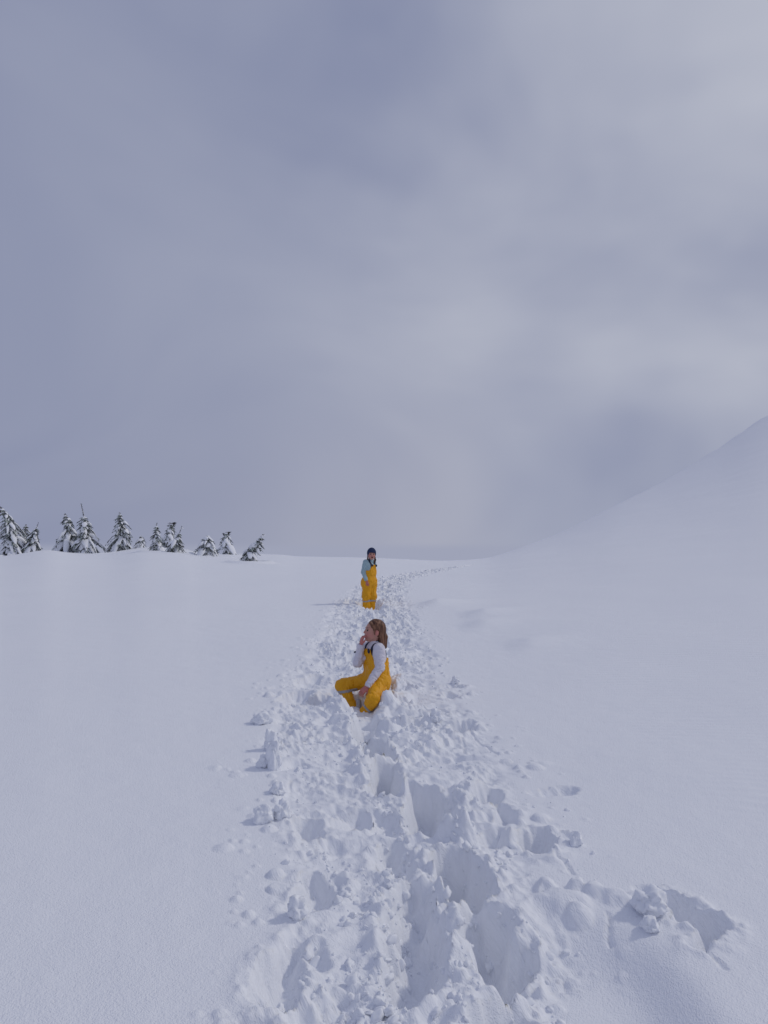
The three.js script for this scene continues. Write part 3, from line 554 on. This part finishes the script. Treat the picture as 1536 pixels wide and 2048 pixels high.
function person(J, opt) {
  const root = new THREE.Group(); root.name = numbered('person'); root.position.set(...opt.at); scene.add(root);
  tag(root, opt.label, 'person');
  const side = unit(sub(J.shoulderL, J.shoulderR)), up = unit(sub(J.neck, J.pelvis)), front = unit(cross(side, up)), H = head(J.head, opt.face, opt.headUp, opt.open, opt.covered);
  const limb = (a, b, c, r) => [cone(a, b, r[0], r[1]), cone(b, c, r[1], r[2])], chest = mix(J.pelvis, J.neck, 0.68), pad = 0.042;
  // the torso's field: two columns side by side, joined to a shoulder bar
  const torso = (g, wide) => union([cone(add(J.pelvis, side, 0.045), add(chest, side, wide), 0.082 + g, 0.078 + g), cone(add(J.pelvis, side, -0.045), add(chest, side, -wide), 0.082 + g, 0.078 + g), cone(mix(J.shoulderL, J.shoulderR, 0.06), mix(J.shoulderR, J.shoulderL, 0.06), 0.042 + g, 0.042 + g)], 0.06);
  const armL = limb(J.shoulderL, J.elbowL, J.wristL, [0.037, 0.03, 0.02]), armR = limb(J.shoulderR, J.elbowR, J.wristR, [0.037, 0.03, 0.02]);
  const legs = [...limb(J.hipL, J.kneeL, J.ankleL, [0.05, 0.036, 0.026]), ...limb(J.hipR, J.kneeR, J.ankleR, [0.05, 0.036, 0.026]), cone(mix(J.kneeL, J.ankleL, 1.2), mix(J.ankleL, J.toeL, 0.5), 0.022, 0.018), cone(mix(J.kneeR, J.ankleR, 1.2), mix(J.ankleR, J.toeR, 0.5), 0.022, 0.018)];
  const neck = cone(J.neck, H.q(-0.012, -0.04, 0), 0.04, 0.036), frame = union([torso(-0.02, pad), ...armL, ...armR, ...legs, neck], 0.03);
  const all = boxOf(Object.values(J), 0.13), hands = [hand(J.wristL, opt.handL[0], opt.handL[1], opt.handL[2], opt.handSize, opt.handL[3]), hand(J.wristR, opt.handR[0], opt.handR[1], opt.handR[2], opt.handSize, opt.handR[3])];
  const headField = (x, y, z) => smin(H.f(x, y, z), neck(x, y, z), 0.02), hb = boxOf([H.c], 0.135);
  const skinPlain = () => [0.5, 0.26, 0.2];
  const bodyGeo = mergeGeometries([nets(frame, ...all, 0.011, skinPlain), nets(headField, ...hb, 0.0034, H.colour), ...hands.map((h) => nets(h.f, ...h.box, 0.003, handColour))]);
  mesh('body', bodyGeo, skinMat, root);
  for (const e of H.eyes) { const m = mesh('eye', new THREE.SphereGeometry(0.0105, 16, 12), eyeMat, root); m.position.set(...e); }
  // shirt
  const crease = (x, y, z, k) => 0.0045 * k * n3(x * 30, y * 16, z * 30) + 0.002 * k * n3(x * 70, y * 50, z * 70);
  const torsoShirt = torso(0.0, pad), sleeve = (a, b, c) => union([cone(a, b, 0.05, 0.042), cone(b, c, 0.042, 0.031)], 0.02), sl = sleeve(J.shoulderL, J.elbowL, add(J.wristL, unit(sub(J.wristL, J.elbowL)), 0.02)), sr = sleeve(J.shoulderR, J.elbowR, add(J.wristR, unit(sub(J.wristR, J.elbowR)), 0.02));
  const cuff = (e, w) => { const n = unit(sub(w, e)); return (x, y, z) => (x - w[0]) * n[0] + (y - w[1]) * n[1] + (z - w[2]) * n[2] - 0.004; }, cl = cuff(J.elbowL, J.wristL), cr = cuff(J.elbowR, J.wristR);
  const rings = (e, s, x, y, z) => { const n = unit(sub(e, s)), t = (x - s[0]) * n[0] + (y - s[1]) * n[1] + (z - s[2]) * n[2]; return 0.0028 * Math.sin(t * 150 + 7 * n3(x * 20, y * 20, z * 20)); };
  const collar = (x, y, z) => smax(cone(add(J.neck, up, -0.02), H.q(-0.016, opt.collar, 0), 0.055, 0.046)(x, y, z), (x - J.neck[0]) * up[0] + (y - J.neck[1]) * up[1] + (z - J.neck[2]) * up[2] - 0.035, 0.008);
  const shirtCore = (x, y, z) => { let m = smin(torsoShirt(x, y, z), collar(x, y, z), 0.02); m = smin(m, smax(sl(x, y, z) + rings(J.elbowL, J.shoulderL, x, y, z), cl(x, y, z), 0.004), 0.03); return smin(m, smax(sr(x, y, z) + rings(J.elbowR, J.shoulderR, x, y, z), cr(x, y, z), 0.004), 0.03); };
  const shirt = (x, y, z) => shirtCore(x, y, z) + crease(x, y, z, 1);
  mesh('shirt', nets(shirt, ...all, 0.0075), opt.shirt, root);
  // dungarees: legs, seat and a bib that is cut low at the sides and the back
  const torsoOver = torso(0.014, pad + 0.006), lg = opt.legs, hem = (k, a) => cuff(k, a);
  const trouser = union([cone(J.hipL, J.kneeL, lg[0], lg[1]), cone(J.kneeL, mix(J.kneeL, J.ankleL, 1.22), lg[1], lg[2] * 0.85), cone(J.hipR, J.kneeR, lg[0], lg[1]), cone(J.kneeR, mix(J.kneeR, J.ankleR, 1.3), lg[1], lg[2])], opt.legBlend), seat = cone(J.hipL, J.hipR, 0.105, 0.105);
  const rel = (x, y, z) => { const p = [x - J.pelvis[0], y - J.pelvis[1], z - J.pelvis[2]]; return [dot(p, up), dot(p, side), dot(p, front)]; };
  const bibTop = (t) => opt.bib[0] + (opt.bib[1] - opt.bib[0]) * sstep(0.0, 0.055, t[2]) * (1 - sstep(0.045, 0.1, Math.abs(t[1]))) + 0.03 * sstep(0.02, 0.08, -t[2]);
  const ridge = (n) => { const k = Math.max(0, 1 - 2.6 * Math.abs(n)); return k * k; };
  const fold = (x, y, z) => 0.010 * n3(x * 8 + opt.seed, y * 7, z * 8) + 0.009 * (ridge(n3(x * 11 + opt.seed, y * 8, z * 11)) - 0.25) + 0.0045 * (ridge(n3(x * 24, y * 17 + opt.seed, z * 24)) - 0.25) - 0.0015 * n3(x * 50, y * 36, z * 50);
  const dung = (x, y, z) => { const t = rel(x, y, z), upper = smax(torsoOver(x, y, z), t[0] - bibTop(t), 0.006); let m = smin(smin(upper, seat(x, y, z), 0.05), trouser(x, y, z), 0.05); m += fold(x, y, z); m = Math.min(m, smax(torsoShirt(x, y, z) - 0.005, t[0] - bibTop(t), 0.006)); return smax(m, Math.max(...opt.hems.map((h) => Math.min(1, h(x, y, z)))), 0.004); };
  const dm = mesh('dungarees', nets(dung, ...all, 0.0062), yellowMat, root);
  for (const [a, b, t, w, n, tilt] of opt.bands) {            // reflective strips sewn round the legs
    const c = mix(a, b, t), ax = unit(tilt ?? sub(b, a)); const f = (x, y, z) => { const s = (x - c[0]) * ax[0] + (y - c[1]) * ax[1] + (z - c[2]) * ax[2], q = [x - c[0] - ax[0] * s, y - c[1] - ax[1] * s, z - c[2] - ax[2] * s]; return Math.max(dung(x, y, z) - 0.004, Math.abs(s) - w, Math.hypot(...q) - n); };
    mesh('reflective_band', nets(f, ...boxOf([c], n + 0.012), 0.0055), bandMat, dm);
  }
  for (const s of [-1, 1]) {                            // braces over both shoulders
    const f = (x, y, z) => { const t = rel(x, y, z), o = opt.strapGap * (0.75 + 0.25 * sstep(0.12, 0.34, t[0])); return Math.max(Math.min(torsoShirt(x, y, z), collar(x, y, z) + 0.006) - 0.0075, Math.abs(t[1] - s * o) - 0.017, bibTop(t) - 0.03 - t[0], Math.min(torsoShirt(x, y, z), 1) < -0.03 ? 0.01 : -1); };
    mesh('strap', nets(f, ...boxOf([J.neck, J.shoulderL, J.shoulderR, chest], 0.12), 0.0055), navyMat, root);
    const bk = add(add(add(J.pelvis, up, opt.bib[1] - 0.012), side, s * opt.strapGap * 0.9), front, 0.104), bg = new THREE.SphereGeometry(0.02, 14, 10); bg.scale(0.9, 1.2, 0.45);
    const m = mesh('buckle', bg, navyMat, dm); m.position.set(...bk); m.lookAt(...add(bk, front));
    m.position.set(...bk); m.quaternion.setFromUnitVectors(new THREE.Vector3(0, 0, 1), new THREE.Vector3(...front));
  }
  return { root, H, side, up, front, dm };
}
const strandHair = (H, dark, light) => (x, y, z) => { const p = [x - H.c[0], y - H.c[1], z - H.c[2]], s = dot(p, H.S), u = dot(p, H.U), a = dot(p, H.F), k = clamp(0.5 + 0.9 * n3(s * 60 + a * 45, u * 6, a * 60 - s * 20) + 0.3 * n3(s * 150, u * 14, a * 150), 0, 1); return mix(dark, light, k); };

// the sitting child: wrist and knee places are relative to the hips
{
  const J = {
    pelvis: V(0, 0.025, 0), neck: V(-0.022, 0.345, 0), head: V(-0.022, 0.468, 0.005), shoulderL: V(0.022, 0.312, 0.085), shoulderR: V(-0.082, 0.305, -0.075),
    elbowL: V(0.03, 0.148, 0.135), wristL: V(-0.085, -0.012, 0.225), elbowR: V(-0.18, 0.17, 0.0), wristR: V(-0.148, 0.345, 0.045),
    hipL: V(0.02, -0.01, 0.07), hipR: V(-0.03, -0.005, -0.06), kneeL: V(-0.03, -0.105, 0.33), ankleL: V(-0.112, -0.235, 0.24), kneeR: V(-0.325, -0.045, -0.02), ankleR: V(-0.215, -0.245, 0.09),
    toeL: V(-0.16, -0.28, 0.29), toeR: V(-0.27, -0.29, 0.14),
  };
  const after = (k, a) => { const n = unit(sub(a, k)); return (x, y, z) => { const s = (x - a[0]) * n[0] + (y - a[1]) * n[1] + (z - a[2]) * n[2]; const near = Math.hypot(x - a[0], y - a[1], z - a[2]); return near < 0.16 ? s - 0.06 : -1; }; };
  const { root, H, dm } = person(J, {
    at: [-0.067, 0.235, -7.3], face: [-0.96, 0.09, 0.24], headUp: [0.06, 1, 0], open: 0.001, collar: -0.085, label: 'child sitting in the trail, eating snow, white shirt, yellow dungarees, long brown hair',
    handL: [[-0.62, -0.55, 0.3], [-0.4, 0.5, 0.75], [0.55, 0.6, 0.65, 0.75], -1], handR: [[0.16, 0.85, 0.03], [-0.85, 0.1, 0.3], [1.0, 1.05, 1.05, 0.95], 1], handSize: 0.92,
    shirt: whiteShirt, legs: [0.08, 0.06, 0.044], legBlend: 0.02, bib: [0.155, 0.285], seed: 4, strapGap: 0.062,
    hems: [after(J.kneeL, J.ankleL), after(J.kneeR, J.ankleR)],
    bands: [[J.kneeR, J.ankleR, 0.24, 0.0125, 0.12, [0.16, -1, 0.1]], [J.kneeL, J.ankleL, 0.6, 0.0125, 0.13, [-0.75, -0.65, -0.2]]],
  });
  // hair: a cap combed back from the forehead, a half ponytail and long locks down the neck
  const { q } = H, cap = ball(q(-0.014, 0.024, 0), H.F, H.U, H.S, 0.094, 0.089, 0.082);
  const groove = (x, y, z) => { const p = [x - H.c[0], y - H.c[1], z - H.c[2]]; return 0.0035 * n3(dot(p, H.S) * 70 + dot(p, H.F) * 30, dot(p, H.U) * 8, dot(p, H.F) * 70); };
  const locks = union([cone(q(-0.064, 0.0, 0.03), q(-0.078, -0.09, 0.035), 0.034, 0.028), cone(q(-0.078, -0.09, 0.035), q(-0.098, -0.15, 0.045), 0.028, 0.01), cone(q(-0.064, 0.0, -0.03), q(-0.076, -0.09, -0.02), 0.034, 0.026), cone(q(-0.076, -0.09, -0.02), q(-0.095, -0.135, 0.0), 0.026, 0.01),
    cone(q(-0.09, 0.012, 0.0), q(-0.106, -0.05, 0.02), 0.014, 0.022), cone(q(-0.106, -0.05, 0.02), q(-0.118, -0.145, 0.04), 0.022, 0.007), cone(q(-0.048, -0.03, 0.062), q(-0.066, -0.1, 0.058), 0.018, 0.012), cone(q(-0.066, -0.1, 0.058), q(-0.1, -0.14, 0.062), 0.012, 0.006)], 0.012);
  const wisp = union([cone(q(0.058, 0.075, 0.04), q(0.022, 0.02, 0.074), 0.014, 0.012), cone(q(0.022, 0.02, 0.074), q(0.012, -0.03, 0.074), 0.01, 0.004)], 0.01);
  const hair = (x, y, z) => {
    const p = [x - H.c[0], y - H.c[1], z - H.c[2]], a = dot(p, H.F), u = dot(p, H.U), s = Math.abs(dot(p, H.S));
    const line = a - lerp(0.002, 0.066, sstep(0.0, 0.085, u)) + 0.2 * Math.max(0, 0.05 - s) * sstep(0.03, 0.1, u);   // hairline runs from the temple up and forward
    const low = -(u + 0.075);
    let m = smax(smax(cap(x, y, z), line, 0.012), low, 0.01);
    const ear = Math.hypot(a + 0.004, u + 0.015, s - 0.078) - 0.03;
    m = smax(m, -ear, 0.008);
    return smin(smin(m, locks(x, y, z), 0.02), wisp(x, y, z), 0.012) + groove(x, y, z);
  };
  mesh('hair', nets(hair, ...boxOf([q(0.09, 0.12, 0.1), q(-0.16, -0.2, -0.1), q(0.09, -0.2, 0.1), q(-0.16, 0.12, -0.1)], 0.03), 0.0042, strandHair(H, [0.055, 0.022, 0.015], [0.23, 0.115, 0.07])), hairMat, root);
  // boots: grey shafts below the trouser hems
  for (const [k, a, t] of [[J.kneeR, J.ankleR, J.toeR], [J.kneeL, J.ankleL, J.toeL]]) {
    const n = unit(sub(a, k)), f = union([cone(a, add(a, n, 0.075), 0.03, 0.04), cone(add(a, n, 0.07), add(t, n, 0.05), 0.04, 0.034)], 0.02);
    const b = mesh('boot', nets(f, ...boxOf([a, t, k], 0.1), 0.007), bootMat, root);
    mesh('sole', nets((x, y, z) => Math.max(f(x, y, z) - 0.004, (x - a[0]) * n[0] + (y - a[1]) * n[1] + (z - a[2]) * n[2] < 0.085 ? 0.01 : -1), ...boxOf([a, t], 0.14), 0.008), soleMat, b);
  }
  // grey inner gaiter showing between the legs
  const ga = V(-0.165, -0.155, 0.16), gb = V(-0.155, -0.3, 0.18);
  mesh('gaiter', nets((x, y, z) => cone(ga, gb, 0.024, 0.028)(x, y, z) + 0.004 * n3(x * 40, y * 20, z * 40), ...boxOf([ga, gb], 0.05), 0.006), bandMat, root);
  // loose end of a brace behind the raised arm
  const tab = new THREE.BoxGeometry(0.03, 0.013, 0.01); const tm = mesh('strap_end', tab, navyMat, root); tm.position.set(-0.2, 0.268, -0.02); tm.rotation.set(0.2, 0.3, 0.06);
}
// the standing child
{
  const J = {
    pelvis: V(0.01, 0.53, 0), neck: V(0.035, 0.93, 0), head: V(0.048, 1.035, 0.012), shoulderR: V(-0.065, 0.885, 0.07), shoulderL: V(0.085, 0.875, -0.11),
    elbowR: V(-0.105, 0.695, 0.085), wristR: V(-0.045, 0.54, 0.145), elbowL: V(0.075, 0.7, -0.15), wristL: V(0.04, 0.55, -0.14),
    hipR: V(-0.04, 0.5, 0.045), hipL: V(0.05, 0.5, -0.04), kneeR: V(-0.048, 0.24, 0.06), kneeL: V(0.066, 0.25, 0.0), ankleR: V(-0.035, -0.08, 0.03), ankleL: V(0.04, -0.08, -0.01), toeR: V(-0.02, -0.12, 0.11), toeL: V(0.09, -0.12, 0.07),
  };
  const { root, H, dm } = person(J, {
    at: [-0.285, 0.305, -14.7], face: [0.2, -0.02, 0.98], headUp: [0.08, 1, 0], open: 0.011, covered: true, collar: -0.09, label: 'child standing farther up the trail, dark blue woolly hat, pale blue shirt, yellow dungarees',
    handL: [[-0.1, -1, 0.2], [1, 0, -0.2], [0.5, 0.5, 0.5, 0.5], -1], handR: [[0.25, -0.9, 0.2], [-0.3, 0.1, 0.95], [0.5, 0.55, 0.6, 0.65], 1], handSize: 0.95,
    shirt: blueShirt, legs: [0.088, 0.084, 0.066], legBlend: 0.012, bib: [0.2, 0.31], seed: 9, strapGap: 0.06,
    hems: [(x, y) => -0.02 - y],
    bands: [[J.kneeR, J.ankleR, 0.26, 0.013, 0.14], [J.kneeL, J.ankleL, 0.26, 0.013, 0.14]],
  });
  const { q } = H, groove = (x, y, z) => 0.003 * n3(x * 90, y * 16, z * 90);
  const tails = union([cone(q(-0.01, -0.035, 0.068), q(0.005, -0.1, 0.078), 0.014, 0.019), cone(q(0.005, -0.1, 0.078), q(0.015, -0.175, 0.072), 0.019, 0.009), cone(q(-0.01, -0.035, -0.066), q(0.0, -0.1, -0.066), 0.012, 0.013), cone(q(0.0, -0.1, -0.066), q(0.005, -0.13, -0.06), 0.013, 0.008), cone(q(-0.06, -0.04, 0), q(-0.07, -0.1, 0), 0.05, 0.03)], 0.012);
  mesh('hair', nets((x, y, z) => tails(x, y, z) + groove(x, y, z), ...boxOf([q(0.05, -0.03, 0.1), q(-0.1, -0.2, -0.1), q(-0.1, -0.03, 0.1), q(0.06, -0.2, -0.1)], 0.05), 0.0045, strandHair(H, [0.04, 0.018, 0.014], [0.15, 0.075, 0.05])), hairMat, root);
  const dome = ball(q(-0.01, 0.026, 0), H.F, H.U, H.S, 0.1, 0.102, 0.086), brim = (x, y, z) => { const p = [x - H.c[0], y - H.c[1], z - H.c[2]]; return 0.03 - 0.085 * (1 - sstep(0.01, 0.075, dot(p, H.F))) - dot(p, H.U); };
  const rib = (x, y, z) => { const p = [x - H.c[0], y - H.c[1], z - H.c[2]], a = Math.atan2(dot(p, H.S), dot(p, H.F) + 0.01); return 0.0014 * Math.sin(a * 60) * (1 - sstep(0.07, 0.11, dot(p, H.U))); };
  const hat = mesh('woolly_hat', nets((x, y, z) => smax(dome(x, y, z) + rib(x, y, z), brim(x, y, z), 0.008), ...boxOf([H.c], 0.15), 0.004), knitMat, root);
  mesh('hat_cuff', nets((x, y, z) => { const b = brim(x, y, z); return Math.max(dome(x, y, z) - 0.005 + rib(x, y, z), b + 0.001, -b - 0.034); }, ...boxOf([H.c], 0.15), 0.004), knitMat, hat);
}
renderer.render(scene, camera);
